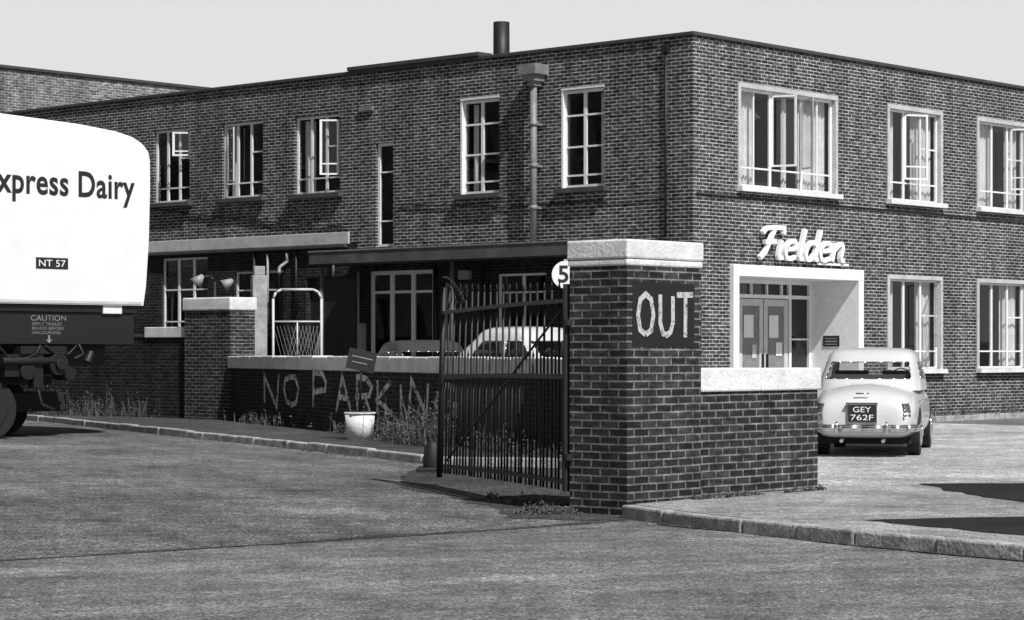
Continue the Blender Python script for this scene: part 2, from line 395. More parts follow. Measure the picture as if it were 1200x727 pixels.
FR, GLS, CUR, SIL, SUR = 0, 1, 2, 3, 4
def window(mb, P, a0, a1, z0, z1, vb, hb, sur=True, d=.10, fw=.05, bw=.035):
    if sur:
        t = .065; e = .03
        pbox(mb,P,a0-.03,a0+t,z0,z1-t,-e,.12,SUR); pbox(mb,P,a1-t,a1+.03,z0,z1-t,-e,.12,SUR)
        pbox(mb,P,a0-.03,a1+.03,z1-t,z1+.03,-e-.002,.12,SUR)
        a0 += t; a1 -= t; z1 -= t
    pbox(mb,P,a0-.12,a1+.12,z0-.10,z0,-.15,.18,SIL)
    w = a1-a0; h = z1-z0; z0 += .001
    pbox(mb,P,a0,a0+fw,z0,z1,d-.02,d+.03); pbox(mb,P,a1-fw,a1,z0,z1,d-.02,d+.03)
    pbox(mb,P,a0+fw,a1-fw,z1-fw,z1,d-.02,d+.03); pbox(mb,P,a0+fw,a1-fw,z0,z0+fw,d-.02,d+.03)
    for v in vb:
        th = bw*(2.0 if v in (.333,.666,.5,.34,.67) else 1)
        pbox(mb,P,a0+w*v-th/2,a0+w*v+th/2,z0+fw,z1-fw,d-.018,d+.025)
    for it in hb:
        q, s, t2 = it if isinstance(it, tuple) else (it, 0, 1)
        pbox(mb,P,a0+w*s+.01,a0+w*t2-.01,z0+h*q-bw/2,z0+h*q+bw/2,d-.014,d+.021)
    vs = [0]+sorted(vb)+[1]
    for i in range(len(vs)-1):
        b0, b1 = a0+w*vs[i], a0+w*vs[i+1]; j = [random.uniform(-.008,.008) for _ in range(4)]
        mb.quad([P(b0,z0,d+.005+j[0]),P(b1,z0,d+.005+j[1]),P(b1,z1,d+.005+j[2]),P(b0,z1,d+.005+j[3])], GLS)
def curtain(mb, P, a0, a1, z0, z1, d=.28, fold=.11, amp=.04):
    n = int((a1-a0)/.022); prev = None; ph = random.random()*6
    for i in range(n+1):
        a = a0+(a1-a0)*i/n; dd = d+amp*math.sin(a/fold*6.28+ph)+.4*amp*math.sin(a*23+ph)
        if prev: mb.quad([P(prev[0],z0,prev[1]),P(a,z0,dd),P(a,z1,dd),P(prev[0],z1,prev[1])], CUR, True)
        prev = (a, dd)
def casement(mb, P, ah, z0, z1, w, ang, sgn=1, d=.07, hb=(.2,)):
    ca, sa = math.cos(ang), math.sin(ang)
    def Q(u, z, o=0): return P(ah+sgn*u*ca, z, d-u*sa+o)
    def bar(u0,u1,za,zb):
        for o in (0,.03):
            mb.quad([Q(u0,za,o),Q(u1,za,o),Q(u1,zb,o),Q(u0,zb,o)], FR)
        mb.quad([Q(u0,za,0),Q(u0,za,.03),Q(u0,zb,.03),Q(u0,zb,0)], FR); mb.quad([Q(u1,za,0),Q(u1,za,.03),Q(u1,zb,.03),Q(u1,zb,0)], FR)
    bar(0,.04,z0,z1); bar(w-.04,w,z0,z1); bar(.04,w-.04,z0,z0+.04); bar(.04,w-.04,z1-.04,z1)
    for h in hb: bar(.04,w-.04,z0+(z1-z0)*h-.015,z0+(z1-z0)*h+.015)
    mb.quad([Q(.04,z0,.015),Q(w-.04,z0,.015),Q(w-.04,z1,.015),Q(.04,z1,.015)], GLS)

WM = ['white','glass','curtain','conc','sur']
mb = MB()
window(mb, PR, 1.54,5.14,5.0,7.14, [.17,.34,.67,.84], [(.2,0,1)], fw=.06)
curtain(mb, PR, 1.65,2.45,5.05,7.05); curtain(mb, PR, 4.0,5.05,5.05,7.05); curtain(mb, PR, 3.45,3.6,5.05,7.05)
casement(mb, PR, 3.93, 5.48, 7.0, .56, R(62), -1, hb=()); casement(mb, PR, 2.82, 5.48, 7.0, .56, R(72), 1, hb=())
cw = (.5,.9,.3,.5,.4); cw2 = (.9,.6,.5,.6,.4)
for k, (a, b) in enumerate(Rup[1:]):
    window(mb, PR, a, b, 5.0, 7.14, [.34,.67], [.2,(.6,.67,1)])
    curtain(mb, PR, a+.1, a+.1+cw[k], 5.05, 7.05); curtain(mb, PR, b-cw2[k], b-.1, 5.05, 7.05)
for k, (a, b) in enumerate(Rlo):
    window(mb, PR, a, b, 1.14, 3.27, [.34,.67], [.2,(.6,.67,1)])
    curtain(mb, PR, a+.1, a+(.6,.5,.4,.4,.4)[k], 1.2, 3.2); curtain(mb, PR, b-(.7,.8,.5,.5,.5)[k], b-.1, 1.2, 3.2)
casement(mb, PR, 9.3, 1.65, 3.1, .62, R(40), -1); casement(mb, PR, 8.0, 5.5, 7.0, .6, R(30), 1)
casement(mb, PR, 12.75, 5.5, 7.0, .6, R(65), 1)
mb.build('front_windows', WM, B)
mb = MB()
for k, (a, b, c, d) in enumerate(Lup):
    if k == 2: window(mb, PL, a, b, c, d, [], [.25,.72], sur=False, fw=.07)
    elif k < 2:
        window(mb, PL, a, b, c, d, [.5], [.13,.42,.74], sur=False, fw=.07, bw=.04)
    else: window(mb, PL, a, b, c, d, [.34,.67], [.2,(.6,0,.34)], sur=False, fw=.06)
pbox(mb, PL, 2.36,3.55, 7.13,7.17, -.02,.05, FR)
pbox(mb, PL, 5.36,6.53, 7.13,7.17, -.02,.05, FR)
for a in (3.50, 6.48): pbox(mb, PL, a, a+.05, 5.03, 7.13, -.01, .09, FR)
curtain(mb, PL, 2.5,2.66,5.1,7.05); curtain(mb, PL, 6.25,6.4,5.1,7.05)
curtain(mb, PL, 11.6,11.9,5.3,7.05); curtain(mb, PL, 14.4,14.6,5.35,7.1)
casement(mb, PL, 10.55, 5.7, 7.0, .45, R(40), 1)
casement(mb, PL, 15.95, 6.45, 7.05, .45, R(40), 1); casement(mb, PL, 14.55, 5.72, 7.05, .45, R(20), -1)
window(mb, PL, *Llo[0], [.5], [.3,.8], sur=False)
window(mb, PL, *Llo[1], [.34,.67], [.8,(.3,.34,.67)], sur=False, fw=.09, bw=.06)
window(mb, PL, *Llo[4], [.5], [.8], sur=False)
window(mb, PL, *Llo[5], [.34,.67], [.2,.6], sur=False)
window(mb, PL, *Llo[6], [.34,.67], [.2,.6], sur=False)
mb.build('side_windows', ['white','glass','curtain','sillD','white'], B)
mb = MB()
mb.box(.15,.19,6.0,7.1,.1,3.1); mb.box(.15,.19,9.9,11.6,.1,3.3,0)
mb.box(.13,.15,6.1,6.5,1.2,2.1,1); mb.box(.13,.15,6.6,7.0,1.2,2.1,1)
mb.box(.10,.15,6.0,6.06,.1,3.1,2); mb.box(.10,.15,7.04,7.1,.1,3.1,2)
mb.build('side_doors', ['dark','cglass','grey'], B)

mb = MB()
mb.box(1.25,1.45,-.10,1.28,.0,3.12); mb.box(5.88,6.08,-.10,1.28,.0,3.12); mb.box(1.25,6.08,-.104,1.28,3.12,3.36)
mb.build('porch_surround', ['white'], B, bevel=.008)
mb = MB()
mb.box(1.45,5.88,-.35,1.3,.0,.15); mb.build('porch_step', ['concD'], B, bevel=.01)
mb = MB()
yb = 1.22
mb.box(1.45,5.88,yb+.1,yb+.14,.15,3.12,2)
for a in (1.45,2.2,3.06,5.03,5.80): mb.box(a,a+.08,yb-.04,yb+.06,.15,3.12)
mb.box(1.45,5.88,yb-.043,yb+.055,2.72,2.80); mb.box(1.45,5.88,yb-.045,yb+.05,3.04,3.12)
for a in (3.62,4.2,4.75): mb.box(a,a+.04,yb-.03,yb+.05,2.80,3.04)
mb.box(5.11,5.80,yb-.03,yb+.05,.85,.92); mb.box(5.11,5.80,yb-.03,yb+.05,1.8,1.84)
mb.quad([(1.5,yb+.03,.2),(5.85,yb+.03,.2),(5.85,yb+.03,3.1),(1.5,yb+.03,3.1)], 2)
for a0, a1 in ((3.16,4.05),(4.09,4.98)):
    # glazed leaf: stiles and rails around a large pane
    mb.box(a0,a0+.13,yb-.03,yb+.02,.16,2.70,1); mb.box(a1-.13,a1,yb-.03,yb+.02,.16,2.70,1)
    mb.box(a0+.13,a1-.13,yb-.03,yb+.02,2.55,2.70,1); mb.box(a0+.13,a1-.13,yb-.03,yb+.02,.16,1.15,1)
    mb.quad([(a0+.13,yb-.005,1.15),(a1-.13,yb-.005,1.15),(a1-.13,yb-.005,2.55),(a0+.13,yb-.005,2.55)],3)
    mb.box(a0+.2,a1-.34,yb-.02,yb-.012,1.85,2.35,0)
mb.box(4.55,4.78,yb-.02,yb-.012,1.45,1.75,0); mb.box(3.66,3.82,yb-.02,yb-.012,1.4,1.7,1)
mb.box(3.98,4.0,yb-.1,yb-.04,1.1,1.5,2); mb.box(4.14,4.16,yb-.1,yb-.04,1.1,1.5,2)
mb.build('entrance_doors', ['white','offw','cglass','pipe'], B, bevel=.004)
mb = MB(); mb.box(5.86,5.878,.42,.85,1.66,1.90,0); mb.box(5.855,5.86,.47,.80,1.76,1.79,1); mb.box(5.855,5.86,.47,.80,1.70,1.72,1); mb.box(5.855,5.86,.47,.80,1.83,1.85,1)
mb.build('brass_plaque', ['ink','grey'], B)
# raised script lettering bent from flat strip
SC = {'F': (.60, [[(.02,.80),(.08,.95),(.25,1.0),(.74,1.0)], [(.40,1.0),(.30,.5),(.24,.2),(.10,0)], [(.14,.52),(.52,.55)]]),
      'i': (.26, [[(.10,.6),(.10,.12),(.14,.02),(.26,.04)], [(.12,.80),(.12,.95)]]),
      'e': (.46, [[(.06,.32),(.36,.34),(.38,.48),(.30,.59),(.18,.6),(.06,.48),(.03,.28),(.10,.06),(.24,.0),(.42,.08)]]),
      'l': (.26, [[(.12,1.0),(.10,.12),(.14,.02),(.26,.04)]]),
      'd': (.50, [[(.36,.50),(.24,.6),(.10,.55),(.03,.35),(.05,.1),(.16,.0),(.28,.04),(.36,.18)], [(.40,1.0),(.38,.12),(.42,.02),(.50,.04)]]),
      'n': (.46, [[(.06,.6),(.06,.0)], [(.08,.38),(.18,.56),(.30,.59),(.36,.46),(.36,.12),(.40,.02),(.50,.04)]])}
mb = MB(); x = 0.; tot = sum(SC[c][0] for c in 'Fielden'); kx = 3.15/tot; k = 0
for c in 'Fielden':
    wd, lines = SC[c]
    for pl in lines:
        pts = [Vector((2.04+(x+px)*kx+.24*pz, 3.52+pz*.66)) for px, pz in pl]
        if len(pts) > 2:
            for _ in range(2):
                q = [pts[0]]
                for a, b in zip(pts[:-1], pts[1:]): q += [a.lerp(b,.25), a.lerp(b,.75)]
                pts = q+[pts[-1]]
        L, Rr = ribbon(pts, .098); y1 = -.14-.002*k; y0 = -.06; k += 1
        for i in range(len(pts)-1):
            A, Bq, Cc, D = Rr[i], Rr[i+1], L[i+1], L[i]
            mb.quad([(A.x,y1,A.y),(Bq.x,y1,Bq.y),(Cc.x,y1,Cc.y),(D.x,y1,D.y)])
            mb.quad([(A.x,y0,A.y),(Bq.x,y0,Bq.y),(Bq.x,y1,Bq.y),(A.x,y1,A.y)]); mb.quad([(D.x,y0,D.y),(Cc.x,y0,Cc.y),(Cc.x,y1,Cc.y),(D.x,y1,D.y)])
        for e, f in ((Rr[0],L[0]),(Rr[-1],L[-1])): mb.quad([(e.x,y0,e.y),(f.x,y0,f.y),(f.x,y1,f.y),(e.x,y1,e.y)])
    x += wd
for a in (2.35,3.0,3.6,4.1,4.8): mb.cyl((a,-.07,3.62),(a,0,3.62),.012)
mb.box(4.3,5.45,-.12,-.07,3.43,3.48)
mb.build('sign_letters', ['letter'], B)
mb = MB(); mb.box(-1.5,-.001,.9,9.79,3.56,3.77); mb.box(-1.54,-1.50,.86,9.83,3.53,3.80,1); mb.box(-1.52,-.001,9.79,9.83,3.53,3.80,1); mb.box(-1.56,-.001,.84,9.85,3.80,3.83,2)
for a in (9.6,5.5,1.2): mb.cyl((-1.35,a,0),(-1.35,a,3.56),.045,mi=1)
mb.build('entrance_canopy', ['coping','canopyE','pipe'], B)
mb = MB(); mb.box(-.05,-.001,10.1,24.4,4.06,4.34); mb.build('fascia_band', ['sur'], B, bevel=.01)
mb = MB(); mb.box(-.12,-.001,10.15,24.4,3.98,4.05); mb.build('fascia_ledge', ['coping'], B, bevel=.01)
mb = MB()
mb.cyl((-.24,4.14,3.83),(-.24,4.14,7.3),.075); 
for z in (4.6,5.5,6.4): mb.cyl((-.24,4.14,z),(-.24,4.14,z+.09),.095); mb.box(-.24,-.001,4.10,4.18,z+.02,z+.07)
mb.box(-.46,-.02,3.90,4.38,7.50,7.72); mb.box(-.40,-.06,3.98,4.30,7.36,7.50); mb.box(-.34,-.10,4.04,4.24,7.26,7.36)
mb.cyl((-.05,.665,3.9),(-.05,.665,7.75),.025,mi=1); mb.box(-.1,-.001,.6,.73,7.7,7.85,1)
mb.box(-.06,-.001,9.3,9.75,7.12,7.22)
mb.build('downpipe', ['pipe','black'], B)
mb = MB()
mb.tube([(0.1,-.03,4.78),(12,-.03,4.74),(30,-.03,4.78)], .018, 6)
pts = [(-.03, 17.5-7.4*t, 5.2-.75*t+.25*(t-.5)**2-.06) for t in [i/10 for i in range(11)]]
mb.tube(pts, .02, 6)
mb.tube([(-.03,8.4,4.9),(-.03,5,4.7),(-.03,.8,4.75)], .015, 6)
mb.tube([(-.05,13.4,.3),(-.05,13.4,4.0)], .04, 8); mb.tube([(-.05,11.9,2.4),(-.05,11.9,4.0)], .03, 8)
mb.tube([(-.05,7.25,.3),(-.05,7.25,3.5)], .03, 8); mb.tube([(-.05,5.8,.3),(-.05,5.8,3.5)], .03, 8)
mb.build('wall_cables', ['black'], B)
mb = MB(); mb.tube([(-.06,12.2,3.9),(-.06,12.2,3.7),(-.4,12.1,3.55),(-.5,12.0,3.4)], .04, 8); mb.tube([(-.06,12.9,3.9),(-.06,12.9,2.2)], .03, 8)
mb.tube([(-.06,9.75,3.4),(-.06,9.75,.2)], .03, 8); mb.tube([(-.06,10.6,3.9),(-.06,10.6,3.3)], .03, 8)
mb.box(-.15,-.001,9.55,9.7,1.5,2.2); mb.box(-.12,-.001,6.2,6.5,3.15,3.35)
mb.build('waste_pipes', ['grey'], B)
mb = MB()
mb.cyl((2.54,7.63,7.4),(2.54,7.63,9.26),.20,.19,16)
mb.build('chimney_flue', ['black'], B)
mb = MB(); mb.box(3.5,8,9,14,7.5,8.3); mb.build('roof_plant_room', ['coping'], B)

W2 = empty('brick_rear_wing', C, YAW)
mb = MB(); mb.box(-9,40,24.62,44,0,9.42); mb.build('walls', ['brick2'], W2)
mb = MB(); mb.box(-9.06,40.06,24.55,44.06,9.42,9.5); mb.build('coping', ['coping'], W2)
mb = MB()
for a in (-7.5,-4.5):
    for z in (1.2,5.2): mb.box(a,a+1.5,24.58,24.615,z,z+2,1); mb.box(a+.7,a+.75,24.56,24.58,z,z+2,0); mb.box(a-.05,a+1.55,24.5,24.61,z-.1,z,0)
mb.build('windows', ['white','cglass'], W2)
W5 = empty('offscreen_reflection_block', (-46,10,0), 0)  # unseen building, added so side windows reflect dark and horizon light is blocked
mb = MB(); mb.box(0,12,0,80,0,12); mb.box(-.1,12.1,-.1,80.1,12,12.2,1)
for y in range(3,78,5):
    for z in (1.2,5,8.6): mb.box(12.0,12.02,y,y+2.4,z,z+2.2,2); mb.box(12.0,12.12,y-.1,y+2.5,z-.12,z,3); mb.box(12.02,12.05,y+1.17,y+1.23,z,z+2.2,3)
mb.build('walls_and_windows', ['brick','coping','cglass','concD'], W5)

# ------------------------------------------------------------------ gate pier, OUT
P1 = empty('brick_gate_pier', (1.084, 21.7, 0), YAW)
mb = MB(); mb.box(0,1.14,0,.72,-.05,2.36); mb.build('brick_shaft', ['brickP'], P1, bevel=.006)
mb = MB(); mb.box(-.012,1.152,-.012,.732,2.36,2.425); mb.box(-.02,1.16,-.02,.74,2.428,2.61); mb.build('stone_cap', ['conc'], P1, bevel=.018)
mb = MB(); mb.quad([(.07,-.004,1.60),(1.02,-.004,1.59),(1.03,-.004,2.20),(.08,-.004,2.21)]); mb.build('painted_panel', ['wornB'], P1)
mb = MB()
strokes(mb,'O',.15,.38,1.71,2.09,-.008,.055,.01); strokes(mb,'U',.49,.68,1.71,2.09,-.008,.055,.02); strokes(mb,'T',.75,1.0,1.69,2.10,-.008,.055,.02)
mb.build('out_lettering', ['wornW2'], P1)
Wl = empty('brick_boundary_wall', (1.084, 21.7, 0), YAW)
mb = MB(); mb.box(1.143,3.21,.06,.42,-.05,1.15); mb.build('brickwork', ['brickP'], Wl, bevel=.006)
mb = MB(); mb.box(1.143,2.18,.03,.45,1.15,1.385); mb.box(2.186,3.24,.03,.45,1.15,1.38); mb.build('stone_coping', ['conc'], Wl, bevel=.018)

P2 = empty('brick_gate_pier', (-5.95, 48.7, 0), YAW)
mb = MB(); mb.box(0,.69,0,1.5,-.05,2.42); mb.build('brick_shaft', ['brickP'], P2)
mb = MB(); mb.box(-.04,.73,-.04,1.54,2.42,2.70); mb.build('stone_cap', ['conc'], P2, bevel=.03)
W3 = empty('brick_yard_wall', (-5.95, 48.7, 0), YAW)
mb = MB(); mb.box(.1,.45,1.51,14,-.05,1.85); mb.build('brickwork', ['brickB'], W3)
mb = MB(); mb.box(.06,.49,1.51,2.95,1.85,2.08); mb.box(.08,.47,2.96,14,1.85,1.92,1); mb.build('coping', ['conc','coping'], W3, bevel=.015)

W4 = empty('brick_roadside_wall', (-5.95, 48.7, 0), math.atan2(-.930,.368))
mb = MB(); mb.box(-.1,19.0,0,.34,-.05,1.20); mb.build('brickwork', ['brickB'], W4)
mb = MB(); x = -.12
while x < 19:
    L = random.uniform(.85,1.0); mb.box(x, min(x+L-.012,19.03), -.04,.38,1.20,1.46+random.uniform(-.012,.012)); x += L
mb.build('stone_coping', ['conc'], W4, bevel=.02)
mb = MB()
for ch, a, b in (('N',2.7,3.7),('O',4.1,5.1),('P',6.1,7.0),('A',7.5,8.4),('R',8.75,9.6),('K',9.9,10.7),('I',11.0,11.3),('N',11.6,12.5),('G',12.9,13.8)):
    dz = random.uniform(-.05,.05); strokes(mb, ch, a, b, .50+dz, 1.08+dz, -.006, .105, .08)
mb.build('no_parking_lettering', ['wornW'], W4)

# ------------------------------------------------------------------ iron gate
G = empty('iron_gate', (.53,22.25,0), math.atan2(4.15,-1.31))
mb = MB(); L = 4.35
def sag(a): return -.05*(a/L)**2      # the leaf has dropped at its free end
def rail(z0, z1, t):
    for i in range(8):
        a, b = L*i/8, L*(i+1)/8; mb.quad([(a,-t,z0+sag(a)),(b,-t,z0+sag(b)),(b,-t,z1+sag(b)),(a,-t,z1+sag(a))]); mb.quad([(a,t,z0+sag(a)),(b,t,z0+sag(b)),(b,t,z1+sag(b)),(a,t,z1+sag(a))])
        mb.quad([(a,-t,z1+sag(a)),(b,-t,z1+sag(b)),(b,t,z1+sag(b)),(a,t,z1+sag(a))]); mb.quad([(a,-t,z0+sag(a)),(b,-t,z0+sag(b)),(b,t,z0+sag(b)),(a,t,z0+sag(a))])
rail(.27,.31,.02); rail(1.28,1.33,.018); rail(2.02,2.06,.02)
mb.box(-.03,.03,-.03,.03,.2,2.2); mb.cyl((L+.20,0,.10),(L,0,2.28),.035,n=8)
n = 19
for i in range(1, n):
    a = L*i/n; top = 2.16+.10*(i/n)**2; j = random.uniform(-.03,.03)+.20*(i/n)
    mb.cyl((a+j,0,.2+sag(a)),(a,0,top),.0135,n=6); mb.cyl((a,0,top),(a,0,top+.08),.018,.002,6)
for i in range(n):
    a = L*(i+.5)/n; j = random.uniform(-.03,.03)+.20*(i/n)
    mb.cyl((a+j,0,.2+sag(a)),(a+j*.3,0,1.50),.011,n=6); mb.cyl((a+j*.3,0,1.50),(a+j*.3,0,1.57),.016,.002,6)
pts = [(L-.9+.9*t, 0, 2.06+.34*math.sin(t*math.pi*.5)) for t in [i/8 for i in range(9)]]
mb.tube(pts,.014,6)
mb.cyl((.05,0,2.0),(L-.1,0,.3),.012,n=6)
for k in range(3):
    c = L-.25-.3*k; mb.tube([(c+.09*math.cos(t),0,2.18+.09*math.sin(t)) for t in [i*math.pi/5 for i in range(11)]],.008,5)
mb.build('gate_leaf', ['black'], G)
mb = MB(); mb.box(-.1,.03,-.03,.03,.5,.56); mb.box(-.1,.03,-.03,.03,1.8,1.86)
mb.build('hinges', ['black'], G)
mb = MB(); mb.cyl((0,0,0),(0,0,.34),.13,.11,12); mb.cyl((0,0,.34),(0,0,.40),.11,.05,12); mb.box(-.2,.2,-.16,.16,-.02,.06)
mb.build('gate_stop', ['black'], loc=(-1.02,29.6,0), bevel=.01)

# ------------------------------------------------------------------ sign in a bucket, speed sign, posts
S = empty('bucket_sign', (-2.50,37.9,.10), .35)
mb = MB(); mb.cyl((0,0,0),(0,0,.44),.21,.25,20); mb.cyl((0,0,.42),(0,0,.45),.262,.262,20); mb.cyl((0,0,.44),(0,0,.465),.24,.24,16,1); mb.build('bucket', ['conc','soil'], S)
mb = MB(); mb.cyl((0,0,.4),(.03,0,1.5),.02,n=8,mi=0); mb.build('post', ['black'], S)
mb = MB(); mb.box(-.24,.24,-.035,-.015,-.17,.17); mb.box(-.18,.18,-.04,-.036,.04,.055,1); mb.box(-.16,.1,-.04,-.036,-.05,-.038,1)
o = mb.build('board', ['ink','grey'], S); o.location = (.02,0,1.3); o.rotation_euler = (0,R(12),0)

S = empty('speed_limit_sign', (.93,40,.2), 0)
mb = MB(); mb.cyl((0,.03,0),(0,.03,2.95),.035); mb.build('post', ['grey'], S)
mb = MB(); mb.cyl((0,-.02,2.68),(0,0,2.68),.24,.24,28); mb.build('disc', ['white'], S)
text('numeral', '5', -.13,.05,2.54,2.84,-.025,'ink',S,offset=.02)

mb = MB(); mb.box(-.16,.16,-.14,.14,0,3.1); mb.box(-.12,.12,-.1,.1,3.1,3.3)
mb.build('concrete_post', ['concD'], bevel=.02, loc=(-5.50,50.1,.1), yaw=.3)
G2 = empty('tubular_gate', (-5.22,50.4,.2), -.05)
mb = MB()
pts = [(0,0,0),(0,0,2.5),(.06,0,2.64),(.18,0,2.7),(.88,0,2.7),(1.0,0,2.64),(1.06,0,2.5),(1.06,0,0)]
mb.tube(pts,.028,8); mb.tube([(0,0,2.0),(1.06,0,2.0)],.02,8); mb.tube([(0,0,1.2),(1.06,0,1.2)],.025,8); mb.tube([(.53,0,1.2),(.53,0,2.0)],.018,8)
mb.build('frame', ['offw'], G2)
mb = MB()
for i in range(14): a = .08*i; mb.cyl((a,0,.1),(min(1.06,a+.5),0,1.9),.003,n=4); mb.cyl((a,0,1.9),(min(1.06,a+.5),0,.1),.003,n=4)
mb.build('wire_mesh', ['grey'], G2)
S = empty('yard_lamp', (-6.6,51.2,0), .2)
mb = MB(); mb.cyl((0,0,0),(0,0,3.1),.035); mb.tube([(0,0,3.1),(-.1,0,3.22),(-.3,0,3.2)],.025); mb.tube([(0,0,3.0),(.25,0,3.12)],.02); mb.build('post', ['black'], S)
mb = MB(); mb.cyl((-.42,0,3.05),(-.26,0,3.24),.17,.04,14); mb.cyl((.2,0,3.0),(.40,0,3.14),.16,.04,14); mb.build('shades', ['grey'], S)

# ------------------------------------------------------------------ trailer
T = empty('delivery_trailer', (-6.75,43,0), YAW)
prof = [(-11,2.40),(-.16,2.40),(-.10,2.75),(-.03,3.6),(0,4.6),(-.005,5.2),(-.04,5.36),(-.14,5.47),(-.32,5.55),(-.7,5.63),(-1.5,5.70),(-3,5.76),(-11,5.85)]
mb = MB(); n = len(prof)
def pr(y, dz): return [(x,y,z-(dz if z > 5 else 0)) for x,z in prof]
ra = [pr(0,.10),pr(.12,.02),pr(.5,-.04),pr(1.3,-.10),pr(2.1,-.04),pr(2.48,.02),pr(2.6,.10)]
for A, Bq in zip(ra[:-1], ra[1:]):
    for i in range(n):
        j = (i+1)%n; mb.quad([A[i],A[j],Bq[j],Bq[i]])
mb.quad(ra[0]); mb.quad(list(reversed(ra[-1])))
mb.build('body_shell', ['tank'], T)
mb = MB(); mb.box(-11,-.20,-.012,-.002,2.42,2.47); mb.build('trim_strips', ['offw'], T)
mb = MB()
mb.box(-11,-.25,.06,2.54,2.26,2.395); mb.box(-11,-.30,.10,.16,1.68,2.26); mb.box(-11,-.3,2.42,2.48,1.68,2.26)
mb.box(-.36,-.30,.16,2.42,1.68,2.26)
mb.box(-11,-.5,.7,.85,1.3,1.9); mb.box(-11,-.5,1.75,1.9,1.3,1.9)
mb.box(-4.6,-1.9,.45,2.2,.95,1.1)
mb.cyl((-2.1,-.05,1.32),(-2.1,.35,1.32),.2,n=16); mb.cyl((-2.1,-.12,1.32),(-2.1,-.05,1.32),.10,n=12)
mb.cyl((-1.75,.1,1.15),(-1.75,.5,1.15),.13,n=14)
mb.cyl((-2.75,-.02,1.2),(-2.75,.3,1.2),.16,n=16); mb.cyl((-3.3,.0,1.38),(-2.2,.0,1.38),.07,n=10); mb.cyl((-1.45,.0,1.35),(-1.35,.0,1.55),.09,.05,12)
mb.box(-2.9,-1.9,.0,.25,1.5,1.64); mb.box(-2.6,-2.4,.02,.2,.9,1.5); mb.box(-3.2,-2.5,.05,.3,1.1,1.5)
mb.tube([(-2.5,.1,1.0),(-2.45,0,.6),(-2.2,-.02,.5)],.03)
mb.tube([(-1.6,.05,1.68),(-1.55,-.02,1.5),(-1.75,-.02,1.42)],.025)
mb.tube([(-3.4,-.02,1.66),(-3.2,-.03,1.45),(-2.9,-.03,1.4),(-2.6,-.03,1.5),(-2.5,-.03,1.66)],.02)
mb.tube([(-2.4,-.03,1.66),(-2.2,-.04,1.52),(-1.9,-.04,1.5),(-1.7,-.03,1.66)],.018)
mb.build('chassis', ['black'], T, bevel=.008)
mb = MB()
for xx in (-3.35,-4.6,):
    for y0 in (.22,2.12):
        mb.cyl((xx,y0,.52),(xx,y0+.3,.52),.52,.52,28); mb.cyl((xx,y0-.02,.52),(xx,y0,.52),.3,.34,20,1); mb.cyl((xx,y0-.06,.52),(xx,y0-.02,.52),.1,.1,12,1)
mb.cyl((-3.35,.3,.52),(-3.35,2.2,.52),.06); mb.cyl((-4.6,.3,.52),(-4.6,2.2,.52),.06)
for k in range(4): mb.cyl((-9.5,.2+.6*k,.52),(-9.5,.45+.6*k,.52),.52,.52,24)
mb.cyl((-2.1,1.6,.52),(-2.1,1.9,.52),.52,.52,28); mb.cyl((-2.1,2.15,.52),(-2.1,2.45,.52),.52,.52,28); mb.box(-2.6,-1.3,.8,2.3,.45,.8)
mb.build('wheels', ['tyre','tyre'], T, bevel=.03)
mb = MB(); mb.box(-1.05,-.62,.04,.1,2.24,2.42); mb.build('lamp_box', ['white'], T, bevel=.01)
text('side_lettering','Express Dairy',-3.66,-.36,4.20,4.82,-.004,'ink',T,offset=.022,space=1.05)
mb = MB(); mb.box(-2.58,-1.88,-.008,-.002,3.03,3.23); mb.build('number_panel', ['ink'], T)
text('number_text','NT 57',-2.52,-1.94,3.07,3.19,-.012,'letter',T)
text('caution_text','CAUTION',-2.62,-1.85,2.10,2.20,.094,'pipe',T)
text('caution_text_2','APPLY TRAILER\nBRAKES BEFORE\nUNCOUPLING',-2.6,-1.9,1.86,2.07,.094,'pipe',T)
mb = MB(); mb.box(-2.24,-2.21,.09,.098,1.74,1.84); mb.quad([(-2.29,.09,1.76),(-2.16,.09,1.76),(-2.225,.09,1.70)]); mb.build('arrow', ['grey'], T)

